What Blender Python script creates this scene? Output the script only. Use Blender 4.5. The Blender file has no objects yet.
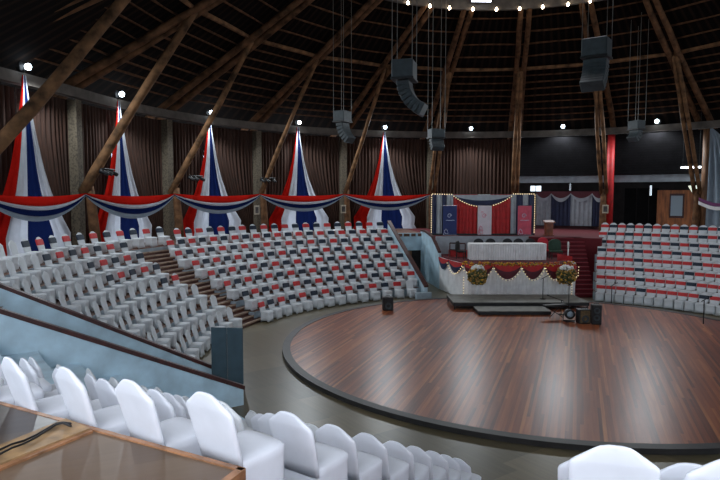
import bpy, math, random
from mathutils import Vector, Matrix
random.seed(7)
C = bpy.context.scene.collection
sc = bpy.context.scene
PI = math.pi
R_ = math.radians
sin, cos = math.sin, math.cos

# ------------------------------------------------------------------ camera
CAMZ = 5.7
PITCH = math.atan(45/600)
cam = bpy.data.cameras.new('camera'); cam.sensor_width = 36; cam.lens = 30.0
cam.clip_end = 300; cam.clip_start = .05
co = bpy.data.objects.new('camera', cam); C.objects.link(co)
co.location = (0, 0, CAMZ); co.rotation_euler = (PI/2-PITCH, 0, 0)
sc.camera = co

def proj(p):
    x, y, z = p[0], p[1], p[2]-CAMZ
    d = y*cos(PITCH)-z*sin(PITCH); u = y*sin(PITCH)+z*cos(PITCH)
    if d < .05: return None
    return 360+600*x/d, 240-600*u/d

SC = (7.0, 22.7)      # middle of the round floor
SS = (7.0, 21.5)      # middle of the far seating
WC = (7.66, 26.2)     # middle of the wall and roof
BAY = -86.45            # from this column on, the wall runs straight to the next column
BAY_A, BAY_B = Vector((-13.0, 27.49, 0)), Vector((-14.35, 21.0, 0))
def pol(c, r, deg, z=0.0):
    if c is WC and r > 18 and deg < BAY:
        d = (BAY_B-BAY_A); n = Vector((d.y, -d.x, 0)).normalized()
        p = BAY_A+d*(BAY-deg)/19.5+n*(r-20.7); p.z = z; return p
    a = R_(deg); return Vector((c[0]+r*sin(a), c[1]+r*cos(a), z))
def phi_at(px, c, r, z, lo, hi):
    """bearing on a circle seen at picture column px"""
    f = lambda d: (proj(pol(c, r, d, z)) or (9e9, 0))[0]-px
    a, b = lo, hi
    for _ in range(50):
        m = (a+b)/2
        if f(m) < 0: a = m
        else: b = m
    return (a+b)/2

# ------------------------------------------------------------------ materials
def lin(c):
    o = []
    for v in c:
        v /= 255
        o.append(v/12.92 if v <= .04045 else ((v+.055)/1.055)**2.4)
    return (*o, 1)
def base_mat(name):
    m = bpy.data.materials.new(name); m.use_nodes = True
    nt = m.node_tree; return m, nt, nt.nodes['Principled BSDF']
def mat(name, col, rough=.6, var=.0, scale=6, metal=0, bump=0, spec=.5, stretch=(1, 1, 1)):
    m, nt, b = base_mat(name)
    b.inputs['Base Color'].default_value = lin(col)
    b.inputs['Roughness'].default_value = rough; b.inputs['Metallic'].default_value = metal
    b.inputs['Specular IOR Level'].default_value = spec
    if var or bump:
        tc = nt.nodes.new('ShaderNodeTexCoord'); mp = nt.nodes.new('ShaderNodeMapping'); mp.inputs['Scale'].default_value = stretch
        n = nt.nodes.new('ShaderNodeTexNoise'); n.inputs['Scale'].default_value = scale; n.inputs['Detail'].default_value = 5
        nt.links.new(tc.outputs['Object'], mp.inputs[0]); nt.links.new(mp.outputs[0], n.inputs[0])
        if var:
            r = nt.nodes.new('ShaderNodeValToRGB')
            r.color_ramp.elements[0].position = .3; r.color_ramp.elements[1].position = .7
            r.color_ramp.elements[0].color = lin([max(0, v*(1-var)) for v in col]); r.color_ramp.elements[1].color = lin([min(255, v*(1+var)) for v in col])
            nt.links.new(n.outputs[0], r.inputs[0]); nt.links.new(r.outputs[0], b.inputs['Base Color'])
        if bump:
            bp = nt.nodes.new('ShaderNodeBump'); bp.inputs['Strength'].default_value = bump; bp.inputs['Distance'].default_value = .03
            nt.links.new(n.outputs[0], bp.inputs['Height']); nt.links.new(bp.outputs[0], b.inputs['Normal'])
    return m
def fabric(name, col, trans=.46):
    m = bpy.data.materials.new(name); m.use_nodes = True; nt = m.node_tree; nt.nodes.clear()
    o = nt.nodes.new('ShaderNodeOutputMaterial'); mx = nt.nodes.new('ShaderNodeMixShader'); mx.inputs[0].default_value = trans
    d = nt.nodes.new('ShaderNodeBsdfDiffuse'); t = nt.nodes.new('ShaderNodeBsdfTranslucent')
    tc = nt.nodes.new('ShaderNodeTexCoord'); n = nt.nodes.new('ShaderNodeTexNoise'); n.inputs['Scale'].default_value = 3
    nt.links.new(tc.outputs['Object'], n.inputs[0]); r = nt.nodes.new('ShaderNodeValToRGB')
    r.color_ramp.elements[0].color = lin([v*.92 for v in col]); r.color_ramp.elements[1].color = lin([min(255, v*1.05) for v in col])
    nt.links.new(n.outputs[0], r.inputs[0])
    nt.links.new(r.outputs[0], d.inputs[0]); nt.links.new(r.outputs[0], t.inputs[0])
    nt.links.new(d.outputs[0], mx.inputs[1]); nt.links.new(t.outputs[0], mx.inputs[2]); nt.links.new(mx.outputs[0], o.inputs[0])
    return m
def emit(name, col, s):
    m, nt, b = base_mat(name)
    b.inputs['Base Color'].default_value = lin(col); b.inputs['Emission Color'].default_value = lin(col); b.inputs['Emission Strength'].default_value = s
    return m
def planks(name, cols, width, ang, rough, length=2.4, bump=.15, gloss_noise=True, center=(0, 0)):
    """boards: a random tone per board, laid along bearing ang"""
    m, nt, b = base_mat(name); N = nt.nodes; L = nt.links
    tc = N.new('ShaderNodeTexCoord'); mp = N.new('ShaderNodeMapping'); mp.inputs['Rotation'].default_value = (0, 0, R_(ang))
    L.new(tc.outputs['Object'], mp.inputs[0]); sp = N.new('ShaderNodeSeparateXYZ'); L.new(mp.outputs[0], sp.inputs[0])
    def mth(op, a, bb=None):
        n = N.new('ShaderNodeMath'); n.operation = op
        for i, v in enumerate((a, bb)):
            if v is None: continue
            if isinstance(v, (int, float)): n.inputs[i].default_value = v
            else: L.new(v, n.inputs[i])
        return n.outputs[0]
    bx = mth('FLOOR', mth('DIVIDE', sp.outputs[0], width))
    w1 = N.new('ShaderNodeTexWhiteNoise'); w1.noise_dimensions = '1D'; L.new(bx, w1.inputs['W'])
    by = mth('FLOOR', mth('ADD', mth('DIVIDE', sp.outputs[1], length), mth('MULTIPLY', w1.outputs[0], 7.3)))
    cb = N.new('ShaderNodeCombineXYZ'); L.new(bx, cb.inputs[0]); L.new(by, cb.inputs[1])
    w2 = N.new('ShaderNodeTexWhiteNoise'); w2.noise_dimensions = '3D'; L.new(cb.outputs[0], w2.inputs['Vector'])
    mp2 = N.new('ShaderNodeMapping'); mp2.inputs['Scale'].default_value = (7, .35, 1); L.new(mp.outputs[0], mp2.inputs[0])
    n1 = N.new('ShaderNodeTexNoise'); n1.inputs['Scale'].default_value = 2.0; n1.inputs['Detail'].default_value = 6; L.new(mp2.outputs[0], n1.inputs[0])
    n2 = N.new('ShaderNodeTexNoise'); n2.inputs['Scale'].default_value = .32; n2.inputs['Detail'].default_value = 3; L.new(mp.outputs[0], n2.inputs[0])
    v = mth('ADD', mth('MULTIPLY', w2.outputs[0], .46), mth('ADD', mth('MULTIPLY', n1.outputs[0], .42), mth('MULTIPLY', n2.outputs[0], .26)))
    r = N.new('ShaderNodeValToRGB'); e = r.color_ramp.elements
    e[0].position = .22; e[0].color = lin(cols[0]); e[1].position = .9; e[1].color = lin(cols[-1])
    for i, c in enumerate(cols[1:-1]):
        x = e.new(.22+.68*(i+1)/(len(cols)-1)); x.color = lin(c)
    L.new(v, r.inputs[0]); L.new(r.outputs[0], b.inputs['Base Color'])
    fr = mth('FRACT', mth('DIVIDE', sp.outputs[0], width))
    g = mth('ADD', mth('MULTIPLY', mth('LESS_THAN', fr, .05), -.8), mth('MULTIPLY', n1.outputs[0], .6))
    bp = N.new('ShaderNodeBump'); bp.inputs['Strength'].default_value = bump; bp.inputs['Distance'].default_value = .02
    L.new(g, bp.inputs['Height']); L.new(bp.outputs[0], b.inputs['Normal'])
    rr = mth('ADD', rough, mth('MULTIPLY', n2.outputs[0], .06)); L.new(rr, b.inputs['Roughness'])
    return m
def brick_mat(name, c1, c2, mortar):
    m, nt, b = base_mat(name); N = nt.nodes; L = nt.links
    tc = N.new('ShaderNodeTexCoord'); mp = N.new('ShaderNodeMapping'); mp.inputs['Rotation'].default_value = (PI/2, 0, 0)
    n = N.new('ShaderNodeTexVoronoi'); n.inputs['Scale'].default_value = 11; L.new(tc.outputs['Object'], n.inputs[0])
    r = N.new('ShaderNodeValToRGB'); r.color_ramp.elements[0].color = lin(c1); r.color_ramp.elements[1].color = lin(mortar); r.color_ramp.elements[1].position = .75
    x = r.color_ramp.elements.new(.4); x.color = lin(c2)
    L.new(n.outputs['Distance'], r.inputs[0]); L.new(r.outputs[0], b.inputs['Base Color']); b.inputs['Roughness'].default_value = .9
    bp = N.new('ShaderNodeBump'); bp.inputs['Strength'].default_value = .6; L.new(n.outputs['Distance'], bp.inputs['Height']); L.new(bp.outputs[0], b.inputs['Normal'])
    return m
def roof_mat(name):
    m, nt, b = base_mat(name); N = nt.nodes; L = nt.links
    tc = N.new('ShaderNodeTexCoord'); sp = N.new('ShaderNodeSeparateXYZ'); L.new(tc.outputs['Object'], sp.inputs[0])
    a = N.new('ShaderNodeMath'); a.operation = 'ARCTAN2'; L.new(sp.outputs[0], a.inputs[0]); L.new(sp.outputs[1], a.inputs[1])
    k = N.new('ShaderNodeMath'); k.operation = 'MULTIPLY'; k.inputs[1].default_value = 190; L.new(a.outputs[0], k.inputs[0])
    s = N.new('ShaderNodeMath'); s.operation = 'SINE'; L.new(k.outputs[0], s.inputs[0])
    n = N.new('ShaderNodeTexNoise'); n.inputs['Scale'].default_value = 1.5; L.new(tc.outputs['Object'], n.inputs[0])
    q = N.new('ShaderNodeMath'); q.operation = 'MULTIPLY'; L.new(s.outputs[0], q.inputs[0]); L.new(n.outputs[0], q.inputs[1])
    r = N.new('ShaderNodeValToRGB'); r.color_ramp.elements[0].position = .05; r.color_ramp.elements[0].color = lin((14, 11, 10)); r.color_ramp.elements[1].position = .5; r.color_ramp.elements[1].color = lin((37, 26, 20))
    L.new(q.outputs[0], r.inputs[0]); L.new(r.outputs[0], b.inputs['Base Color']); b.inputs['Roughness'].default_value = .95; b.inputs['Specular IOR Level'].default_value = .08
    return m

WHITE = (226, 230, 236)
M = dict(
    cover=mat('white_spandex', (222, 226, 234), .65, .03, 3, spec=.3),
    covers=mat('white_cover_far', (212, 216, 219), .7, .04, 3, spec=.2),
    redband=mat('red_band', (196, 44, 46), .6, .1, 4), navyband=mat('navy_band', (17, 36, 56), .6, .1, 4),
    stage=planks('stage_boards', [(62, 28, 18), (106, 52, 32), (132, 68, 40), (154, 86, 50), (186, 124, 72)], .085, 20, .30, 6.0, .16),
    rim=mat('black_rim', (38, 36, 36), .45, .2, 3),
    floor=planks('stone_floor', [(62, 56, 37), (84, 76, 53), (98, 88, 63), (113, 101, 75)], 1.6, -35, .30, 1.6, .06),
    tier=mat('tier_boards', (96, 66, 52), .7, .25, 3),
    tierside=mat('tier_side', (150, 165, 175), .7, .08, 2),
    step=planks('stair_boards', [(66, 36, 28), (88, 52, 40), (106, 68, 52)], .5, -70, .5, 1.2),
    nosing=mat('step_nosing', (150, 128, 108), .5, .15, 5),
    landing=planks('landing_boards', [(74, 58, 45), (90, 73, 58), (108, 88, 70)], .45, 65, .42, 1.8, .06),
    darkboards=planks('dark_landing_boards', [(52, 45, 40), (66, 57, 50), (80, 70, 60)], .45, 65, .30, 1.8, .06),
    edge=mat('orange_wood_edge', (136, 96, 66), .4, .25, 8),
    plankwood=mat('pale_board', (140, 112, 78), .5, .25, 6),
    redcarpet=mat('red_carpet', (92, 16, 26), .9, .15, 30),
    redpaint=mat('red_step_paint', (128, 40, 26), .5, .15, 5),
    bluewall=mat('pale_blue_paint', (186, 210, 222), .55, .08, 2),
    rail=mat('dark_red_rail', (66, 32, 28), .45, .25, 5),
    slate=mat('slate_panel', (62, 82, 92), .5, .08, 3),
    log=mat('log_wood', (98, 72, 50), .8, .4, 2.2, bump=.4, spec=.15), logdark=mat('old_log', (84, 60, 42), .85, .4, 2.2, bump=.4, spec=.12),
    purlin=mat('purlin_wood', (78, 54, 38), .85, .35, 3, spec=.12),
    roof=roof_mat('roof_boards'),
    beam=mat('grey_beam', (84, 78, 72), .8, .25, 1.5),
    column=brick_mat('rough_stone', (84, 74, 60), (96, 86, 70), (66, 58, 48)),
    wood=mat('brown_post', (104, 74, 50), .6, .3, 3, stretch=(3, 3, .4)),
    curtain=mat('brown_curtain', (52, 29, 17), .85, .2, 3, stretch=(4, 4, .3)),
    fred=fabric('red_cloth', (196, 34, 26)), fwhite=fabric('white_cloth', (220, 224, 230), .55), fnavy=fabric('navy_cloth', (26, 40, 88), .3), fgrey=fabric('grey_cloth', (140, 154, 166), .2),
    black=mat('black_plastic', (18, 19, 21), .5, .1, 10), speaker=mat('speaker_grey', (52, 62, 66), .55, .12, 6),
    cable=mat('steel_cable', (120, 120, 116), .4, metal=.6), wire=mat('black_wire', (16, 15, 15), .5),
    chrome=mat('chrome', (160, 160, 165), .25, metal=.9),
    bulb=emit('lamp_bulb', (225, 242, 255), 14), smallbulb=emit('small_bulb', (255, 232, 200), 14), fairy=emit('fairy_bulb', (255, 226, 180), 1.3),
    tube=emit('tube_lamp', (235, 245, 255), 8), daywin=emit('daylight_pane', (214, 228, 240), 2.2), lantern=emit('lantern_glass', (225, 235, 215), 1.2),
    dark=mat('dark_interior', (34, 30, 30), .85, .3, 2), slat=mat('dark_slats', (15, 14, 16), .85, .3, 2, spec=.1),
    lintel=mat('grey_lintel', (150, 160, 168), .7, .1, 2), partition=mat('orange_partition', (150, 90, 48), .5, .3, 2, stretch=(3, 3, .5)),
    frost=mat('frosted_glass', (150, 170, 184), .3), redcloth=mat('red_satin', (176, 28, 30), .6, .1, 4), navycloth=mat('navy_satin', (28, 38, 72), .6, .1, 4),
    maroon=mat('maroon_satin', (84, 22, 38), .6, .1, 4), greycloth=mat('grey_satin', (160, 168, 176), .7, .06, 3), whitecloth=mat('white_satin', (232, 232, 232), .7, .05, 3),
    pink=mat('pink_banner', (206, 84, 104), .6, .08, 3), navyban=mat('navy_banner', (34, 50, 104), .6, .05, 3), whiteban=mat('white_banner', (216, 206, 212), .6, .03, 3),
    pinkmark=mat('pink_mark', (214, 120, 140), .6), whitemark=mat('white_mark', (196, 204, 222), .6),
    green=mat('green_cushion', (40, 66, 50), .7, .1, 5), redseat=mat('red_cushion', (190, 40, 56), .7, .1, 5),
    yellow=mat('marigold', (214, 160, 40), .7, .25, 20), orange=mat('orange_flower', (196, 86, 30), .7, .2, 20), leaf=mat('olive_leaf', (70, 74, 36), .7, .3, 20), tan=mat('dry_flower', (158, 124, 66), .8, .3, 20), petal=mat('white_petal', (216, 214, 210), .7, .08, 20),
    lectern=mat('lectern_wood', (120, 66, 40), .45, .3, 4), amp=mat('amp_front', (104, 86, 58), .8, .2, 10), deck=mat('grey_deck', (98, 97, 90), .6, .15, 3), frame=mat('picture_frame', (170, 160, 140), .5), photo=mat('dark_print', (58, 54, 52), .5, .4, 9), purple=mat('purple_ribbon', (110, 50, 100), .6, .1, 5),
)

# ------------------------------------------------------------------ mesh helpers
class MB:
    def __init__(s): s.v, s.f, s.m = [], [], []
    def add(s, vs, fs, mi=0):
        o = len(s.v); s.v += [tuple(p) for p in vs]; s.f += [tuple(i+o for i in f) for f in fs]; s.m += [mi]*len(fs); return s
    def box(s, c, size, rz=0, mi=0, mtx=None):
        hx, hy, hz = (d/2 for d in size)
        vs = [Vector((x, y, z)) for x in (-hx, hx) for y in (-hy, hy) for z in (-hz, hz)]
        T = mtx if mtx is not None else Matrix.Translation(Vector(c)) @ Matrix.Rotation(rz, 4, 'Z')
        return s.add([T @ p for p in vs], [(0, 1, 3, 2), (4, 6, 7, 5), (0, 4, 5, 1), (2, 3, 7, 6), (0, 2, 6, 4), (1, 5, 7, 3)], mi)
    def bbox(s, c, size, b=.01, rz=0, mi=0, mtx=None):
        """box with chamfered vertical and top edges"""
        hx, hy, hz = (d/2 for d in size)
        T = mtx if mtx is not None else Matrix.Translation(Vector(c)) @ Matrix.Rotation(rz, 4, 'Z')
        def ring(x, y, z, k): return [T @ Vector(p) for p in ((-x+k, -y, z), (x-k, -y, z), (x, -y+k, z), (x, y-k, z), (x-k, y, z), (-x+k, y, z), (-x, y-k, z), (-x, -y+k, z))]
        return s.loft([ring(hx-b, hy-b, -hz, b*.5), ring(hx, hy, -hz+b, b), ring(hx, hy, hz-b, b), ring(hx-b, hy-b, hz, b*.5)], mi=mi)
    def loft(s, rings, cap=True, closed=True, mi=0):
        n = len(rings[0]); vs = [p for r in rings for p in r]; fs = []
        for i in range(len(rings)-1):
            for j in range(n if closed else n-1):
                k = (j+1) % n; fs.append((i*n+j, i*n+k, (i+1)*n+k, (i+1)*n+j))
        if cap and closed: fs += [tuple(range(n))[::-1], tuple((len(rings)-1)*n+j for j in range(n))]
        return s.add(vs, fs, mi)
    def tube(s, pts, rad, n=8, mi=0, jit=0):
        pts = [Vector(p) for p in pts]; rings = []
        for i, p in enumerate(pts):
            d = (pts[min(i+1, len(pts)-1)]-pts[max(i-1, 0)]).normalized()
            a = d.cross(Vector((0, 0, 1)) if abs(d.z) < .95 else Vector((1, 0, 0))).normalized(); b = d.cross(a)
            r = rad[i] if isinstance(rad, (list, tuple)) else rad
            rings.append([p+(a*cos(2*PI*j/n)+b*sin(2*PI*j/n))*r*(1+random.uniform(-jit, jit)) for j in range(n)])
        return s.loft(rings, mi=mi)
    def lathe(s, c, prof, n=16, mi=0, mtx=None):
        T = mtx if mtx is not None else Matrix.Translation(Vector(c))
        return s.loft([[T @ Vector((r*cos(2*PI*j/n), r*sin(2*PI*j/n), z)) for j in range(n)] for r, z in prof], mi=mi)
    def grid(s, fn, nu, nv, mi=0, thick=0):
        vs = [fn(i/nu, j/nv) for j in range(nv+1) for i in range(nu+1)]
        fs = [(j*(nu+1)+i, j*(nu+1)+i+1, (j+1)*(nu+1)+i+1, (j+1)*(nu+1)+i) for j in range(nv) for i in range(nu)]
        return s.add(vs, fs, mi)
    def sector(s, c, r0, r1, a0, a1, z0, z1, n=12, mi=0, mside=None):
        """solid annular block"""
        rings = []
        for i in range(n+1):
            d = a0+(a1-a0)*i/n
            rings.append([pol(c, r0, d, z0), pol(c, r1, d, z0), pol(c, r1, d, z1), pol(c, r0, d, z1)])
        o = len(s.f); s.loft(rings, mi=mi)
        if mside is not None:
            for k in range(n): s.m[o+k*4+3] = mside      # inner riser
            s.m[-1] = s.m[-2] = mside
        return s
    def build(s, name, mats, parent=None, smooth=False, flip=False):
        me = bpy.data.meshes.new(name); me.from_pydata(s.v, [], s.f)
        for m in (mats if isinstance(mats, (list, tuple)) else [mats]): me.materials.append(m)
        me.polygons.foreach_set('material_index', s.m)
        if smooth: me.polygons.foreach_set('use_smooth', [True]*len(s.f))
        me.validate(); me.update()
        import bmesh
        b = bmesh.new(); b.from_mesh(me); bmesh.ops.recalc_face_normals(b, faces=b.faces); b.to_mesh(me); b.free()
        o = bpy.data.objects.new(name, me); C.objects.link(o)
        if parent: o.parent = parent
        return o
def tag(o, label, cat, group=None, kind=None):
    o['label'] = label; o['category'] = cat
    if group: o['group'] = group
    if kind: o['kind'] = kind
    return o
def struct(o, label=None, cat=None):
    o['kind'] = 'structure'
    if label: o['label'] = label
    if cat: o['category'] = cat
    return o
def thing(name, label, cat, loc=(0, 0, 0), rz=0, group=None):
    o = bpy.data.objects.new(name, None); C.objects.link(o); o.empty_display_size = .1
    o.location = loc; o.rotation_euler = (0, 0, rz)
    return tag(o, label, cat, group)
def part(name, mb, m, parent, smooth=False): return mb.build(name, m, parent, smooth)
def wlog(p0, p1, r0, r1, m, name='log', n=9, seg=6, bend=.04):
    p0, p1 = Vector(p0), Vector(p1); pts, rad = [], []
    off = Vector((random.uniform(-1, 1), random.uniform(-1, 1), random.uniform(-1, 1)))*bend
    for i in range(seg+1):
        t = i/seg; pts.append(p0.lerp(p1, t)+off*sin(PI*t)+Vector((random.uniform(-1, 1), random.uniform(-1, 1), 0))*bend*.25); rad.append(r0+(r1-r0)*t+random.uniform(-.01, .01))
    mb = MB(); mb.tube([p-p0 for p in pts], rad, n, jit=.05)
    o = mb.build(name, m, None, True); o.location = p0; return o
ORD = 'zero first second third fourth fifth sixth seventh eighth ninth tenth eleventh twelfth thirteenth fourteenth fifteenth sixteenth seventeenth eighteenth nineteenth twentieth twenty-first twenty-second twenty-third twenty-fourth twenty-fifth twenty-sixth'.split()

# ------------------------------------------------------------------ floors
struct(MB().sector(SC, 0.01, 30, 0, 360, -.3, 0, 96).build('floor', M['floor']))
st = MB(); ST_H = .12
st.sector(SC, .001, 9.62, 0, 360, 0.0, ST_H, 120)
fs = struct(st.build('floor_stage', M['stage']), 'round reddish brown plank dance floor with dark rim', 'stage floor')
MB().sector(SC, 9.62, 9.9, 0, 360, 0.0, ST_H+.015, 120).build('rim', M['rim'], fs)

# ------------------------------------------------------------------ seating geometry
A = dict(c=SS, r0=12.8, tr=.85, h0=0, rise=.455, n=8)
B = dict(c=SS, r0=12.4, tr=.90, h0=0, rise=.435, n=8)
D = dict(c=SS, r0=12.0, tr=.88, h0=0, rise=.430, n=8)
NR = dict(c=SC, r0=13.2, tr=.86, h0=.14, rise=.412, n=9)
def rk(s, k): return s['r0']+s['tr']*k
def hk(s, k): return s['h0']+s['rise']*k
A_L, A_R = -111.3, None
def end_phi(s, k, px): return phi_at(px, s['c'], rk(s, k)+.25, hk(s, k)+.85, -135, 80)
A_end = [end_phi(A, k, p) for k, p in enumerate([230, 214, 195, 176, 157.5, 141, 124.5, 160])]
B_beg = [end_phi(B, k, p) for k, p in enumerate([262, 246, 228, 212, 196, 179.5, 171, 178])]
B_fin = [min(-17.4, end_phi(B, k, p)) for k, p in enumerate([410, 413, 408, 403, 397, 392, 389, 405])]
D_beg = [end_phi(D, k, p) for k, p in enumerate([601, 601, 601, 601, 602, 602, 603, 605])]

def tiers(s, a0f, a1f, back, name):
    mb = MB()
    for k in range(1, s['n']):
        r0 = rk(s, k)-.42; r1 = rk(s, k)+.46 if k < s['n']-1 else back
        mb.sector(s['c'], r0, r1, a0f(k), a1f(k), 0, hk(s, k), 24, 0, 1)
    return struct(mb.build(name, [M['tier'], M['tierside']]))
hw = lambda s, k: math.degrees(.32/rk(s, k))
tiers(A, lambda k: A_L, lambda k: A_end[min(k, 6)]+hw(A, k) if k < 7 else B_beg[7]-hw(B, 7), 21.6, 'floor_tier_parapet_side')
tiers(B, lambda k: B_beg[k]-hw(B, k), lambda k: -16.2, 25.5, 'floor_tier_podium_side')
tiers(D, lambda k: D_beg[k]-hw(D, k), lambda k: 78, 27.2, 'floor_tier_column_side')
mb = MB()
for k in range(9):
    mb.sector(SC, rk(NR, k)-.42, rk(NR, k)+.44 if k < 8 else 20.4, -158.5, -141, 0, hk(NR, k), 20, 0, 1)
    mb.sector(SC, rk(NR, k)-.42, rk(NR, k)+.44 if k < 8 else 20.4, -141, -122.6, 0, hk(NR, k), 20, 2, 2)
    mb.sector(SC, rk(NR, k)-.42, rk(NR, k)+.44 if k < 8 else 20.4, -200, -162.4, 0, hk(NR, k), 20, 0, 1)
struct(mb.build('floor_tier_near', [M['tier'], M['tierside'], M['bluewall']]))
# wooden stairs between the two far blocks
mb = MB()
for j in range(1, 21):
    k = j/3; z = A['rise']*k-.02; r0 = 12.75+.885*k-.42; r1 = r0+.30
    kk = min(int(k), 6); f = k-kk
    a0 = A_end[kk]+(A_end[min(kk+1, 6)]-A_end[kk])*f; a1 = B_beg[kk]+(B_beg[min(kk+1, 7)]-B_beg[kk])*f
    mb.sector(SS, r0, r1+.02, a0-1.2, a1+1.2, 0, z, 8, 0)
    mb.sector(SS, r0-.02, r0+.06, a0-1.1, a1+1.1, z-.05, z+.012, 8, 1)
struct(mb.build('floor_stairs_wooden', [M['step'], M['nosing']]))
# red painted aisle steps beside the near block
mb = MB()
for j in range(0, 18):
    k = j/2; mb.sector(SC, rk(NR, k)-.42, rk(NR, k)+.03, -162.4, -158.5, 0, hk(NR, k), 4)
mb.sector(SC, 20.4, 20.8, -162.4, -158.5, 3.0, 3.65, 4)
struct(mb.build('floor_stairs_red', M['redpaint']))
# landing the photographer stands on
LZ = 3.95
def on_plane(px, py, z):
    x = (px-360)/600; y = -(py-240)/600
    d = Vector((x, cos(PITCH)+y*sin(PITCH), -sin(PITCH)+y*cos(PITCH))); t = (z-CAMZ)/d.z
    return Vector((0, 0, CAMZ))+d*t
pl, pr = on_plane(0, 403, LZ), on_plane(245, 470, LZ)
ld = (pr-pl).normalized(); ln = Vector((ld.y, -ld.x, 0)); ln = ln if ln.y < 0 else -ln
pe = pl-ld*7; rb = (pr-Vector((SC[0], SC[1], LZ))).normalized()
poly = [pe, pr, pr+rb*8, pe+Vector((-2, -9, 0))]
mb = MB(); mb.loft([[p+Vector((0, 0, z)) for p in poly] for z in (-.3, 0)])
mb.sector(SC, 20.9, 30, -170, -157.6, LZ-.3, LZ-.004, 10); mb.sector(SC, 20.38, 30, -200, -170, LZ-.3, LZ, 10)
struct(mb.build('floor_landing', M['landing']))
mb = MB(); e = Vector((0, 0, .012))
mb.loft([[p-ln*.006+Vector((0, 0, -.1)), p+ln*.035+Vector((0, 0, -.1)), p+ln*.035+e, p-ln*.006+e] for p in (pe, pr)])
rn = Vector((-rb.y, rb.x, 0)); rn = rn if rn.x > 0 else -rn
mb.loft([[p+rn*.006+Vector((0, 0, -.1)), p-rn*.05+Vector((0, 0, -.1)), p-rn*.05+e, p+rn*.006+e] for p in (pr, pr+rb*3)])
struct(mb.build('trim_1', M['edge']))
def strip(pts4, z0, z1):
    mb = MB(); mb.loft([[Vector((p.x, p.y, z0)) for p in pts4], [Vector((p.x, p.y, z1)) for p in pts4]]); return mb
q = [on_plane(-40, 465, LZ), on_plane(-40, 484, LZ), on_plane(90, 432, LZ), on_plane(66, 422, LZ)]
struct(strip(q, LZ, LZ+.03).build('trim_2', M['plankwood']))
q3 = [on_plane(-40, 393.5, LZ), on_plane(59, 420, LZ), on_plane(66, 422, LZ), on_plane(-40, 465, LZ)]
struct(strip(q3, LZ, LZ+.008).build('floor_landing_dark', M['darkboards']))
q2 = [on_plane(-40, 484.5, LZ), on_plane(-40, 488, LZ), on_plane(93, 433, LZ), on_plane(90, 431.5, LZ)]
struct(strip(q2, LZ, LZ+.018).build('trim_3', M['edge']))
for i, lab in enumerate(('black cable lying along pale board on landing, nearer chairs', 'second black cable on landing board, ending in bent tip')):
    pts = [on_plane(x, y+(4.5*max(.12, 1-x/75) if i else 0), LZ+.042+.006*i) for x, y in ((-40, 464), (-15, 455), (0, 449.5), (12, 444), (24, 440.5), (36, 435), (48, 428), (56, 423.5), (63, 422.3), (71, 423.5+i*2))]
    tag(MB().tube(pts, .0075, 6).build('cable', M['wire'], None, True), lab, 'cable')

# parapets
def parapet(c, deg, r0, z0, r1, z1, th, name, wall, rz0=0):
    mb = MB(); a = R_(deg); d = Vector((sin(a), cos(a), 0)); n = Vector((d.y, -d.x, 0))*th/2
    P = lambda r, z: Vector((c[0], c[1], 0))+d*r+Vector((0, 0, z))
    ring = [P(r0, rz0), P(r1, rz0), P(r1, z1), P(r0, z0)]
    mb.loft([[p-n for p in ring], [p+n for p in ring]])
    o = struct(mb.build(name, wall))
    rb = MB(); n2 = n*1.35; up = Vector((0, 0, .11)); q0 = P(r0-.03, z0); q1 = P(r1, z1)
    rb.loft([[q0-n2, q0+n2, q0+n2+up, q0-n2+up], [q1-n2, q1+n2, q1+n2+up, q1-n2+up]])
    rb.build('rail', M['rail'], o); return o
parapet(SC, -123.2, 12.2, .42, 21.2, 4.78, .16, 'wall_parapet_near', M['bluewall'])
parapet(SC, -112.2, 12.4, .38, 21.2, 4.9, .16, 'wall_parapet_far', M['bluewall'])
parapet(SS, -15.6, 12.25, .55, 18.9, 3.9, .18, 'wall_parapet_exit', M['bluewall'])
# kerb block in front of the exit parapet
struct(MB().sector(SS, 11.78, 12.03, -19.2, -14.9, 0, .32, 3).build('wall_kerb', M['tierside']))
# slate partition at the foot of the far parapet
pc = on_plane(226.5, 397, 0)
t = thing('partition_screen', 'slate grey two-leaf partition screen standing at foot of slanted parapet', 'partition', (-3.95, 17.55, 0), R_(-6))
for sx in (-1, 1):
    part('leaf', MB().bbox((sx*.245, 0, .93), (.475, .05, 1.7), .01), M['slate'], t)
    part('foot', MB().box((sx*.245, 0, .04), (.3, .3, .08)), M['black'], t)

# ------------------------------------------------------------------ chairs
def sq(a, e): v = cos(a); w = sin(a); return math.copysign(abs(v)**e, v), math.copysign(abs(w)**e, w)
def skirt_mesh(n=28):
    mb = MB(); rings = []
    for z, hx, hy, e in ((None, .235, .24, .28), (.2, .215, .22, .3), (.4, .218, .225, .3), (.45, .222, .228, .32), (.472, .205, .21, .36), (.482, .12, .12, .5)):
        r = []
        for j in range(n):
            a = 2*PI*(j+.5)/n; x, y = sq(a, e); k = abs(sin(2*a)); zz = .10*(1-k**1.2)+.004 if z is None else z
            r.append(Vector((x*hx, y*hy, zz)))
        rings.append(r)
    mb.loft(rings); return mb
BACK = ((.40, .203), (.5, .212), (.62, .222), (.74, .229), (.81, .231), (.832, .224), (.85, .203), (.92, .108), (.938, .078), (.946, .04))
def back_y(z): return -.205-.14*max(0, z-.42)/.5
def back_w(z):
    for (z0, w0), (z1, w1) in zip(BACK, BACK[1:]):
        if z0 <= z <= z1: return w0+(w1-w0)*(z-z0)/(z1-z0)
    return .1
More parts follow.
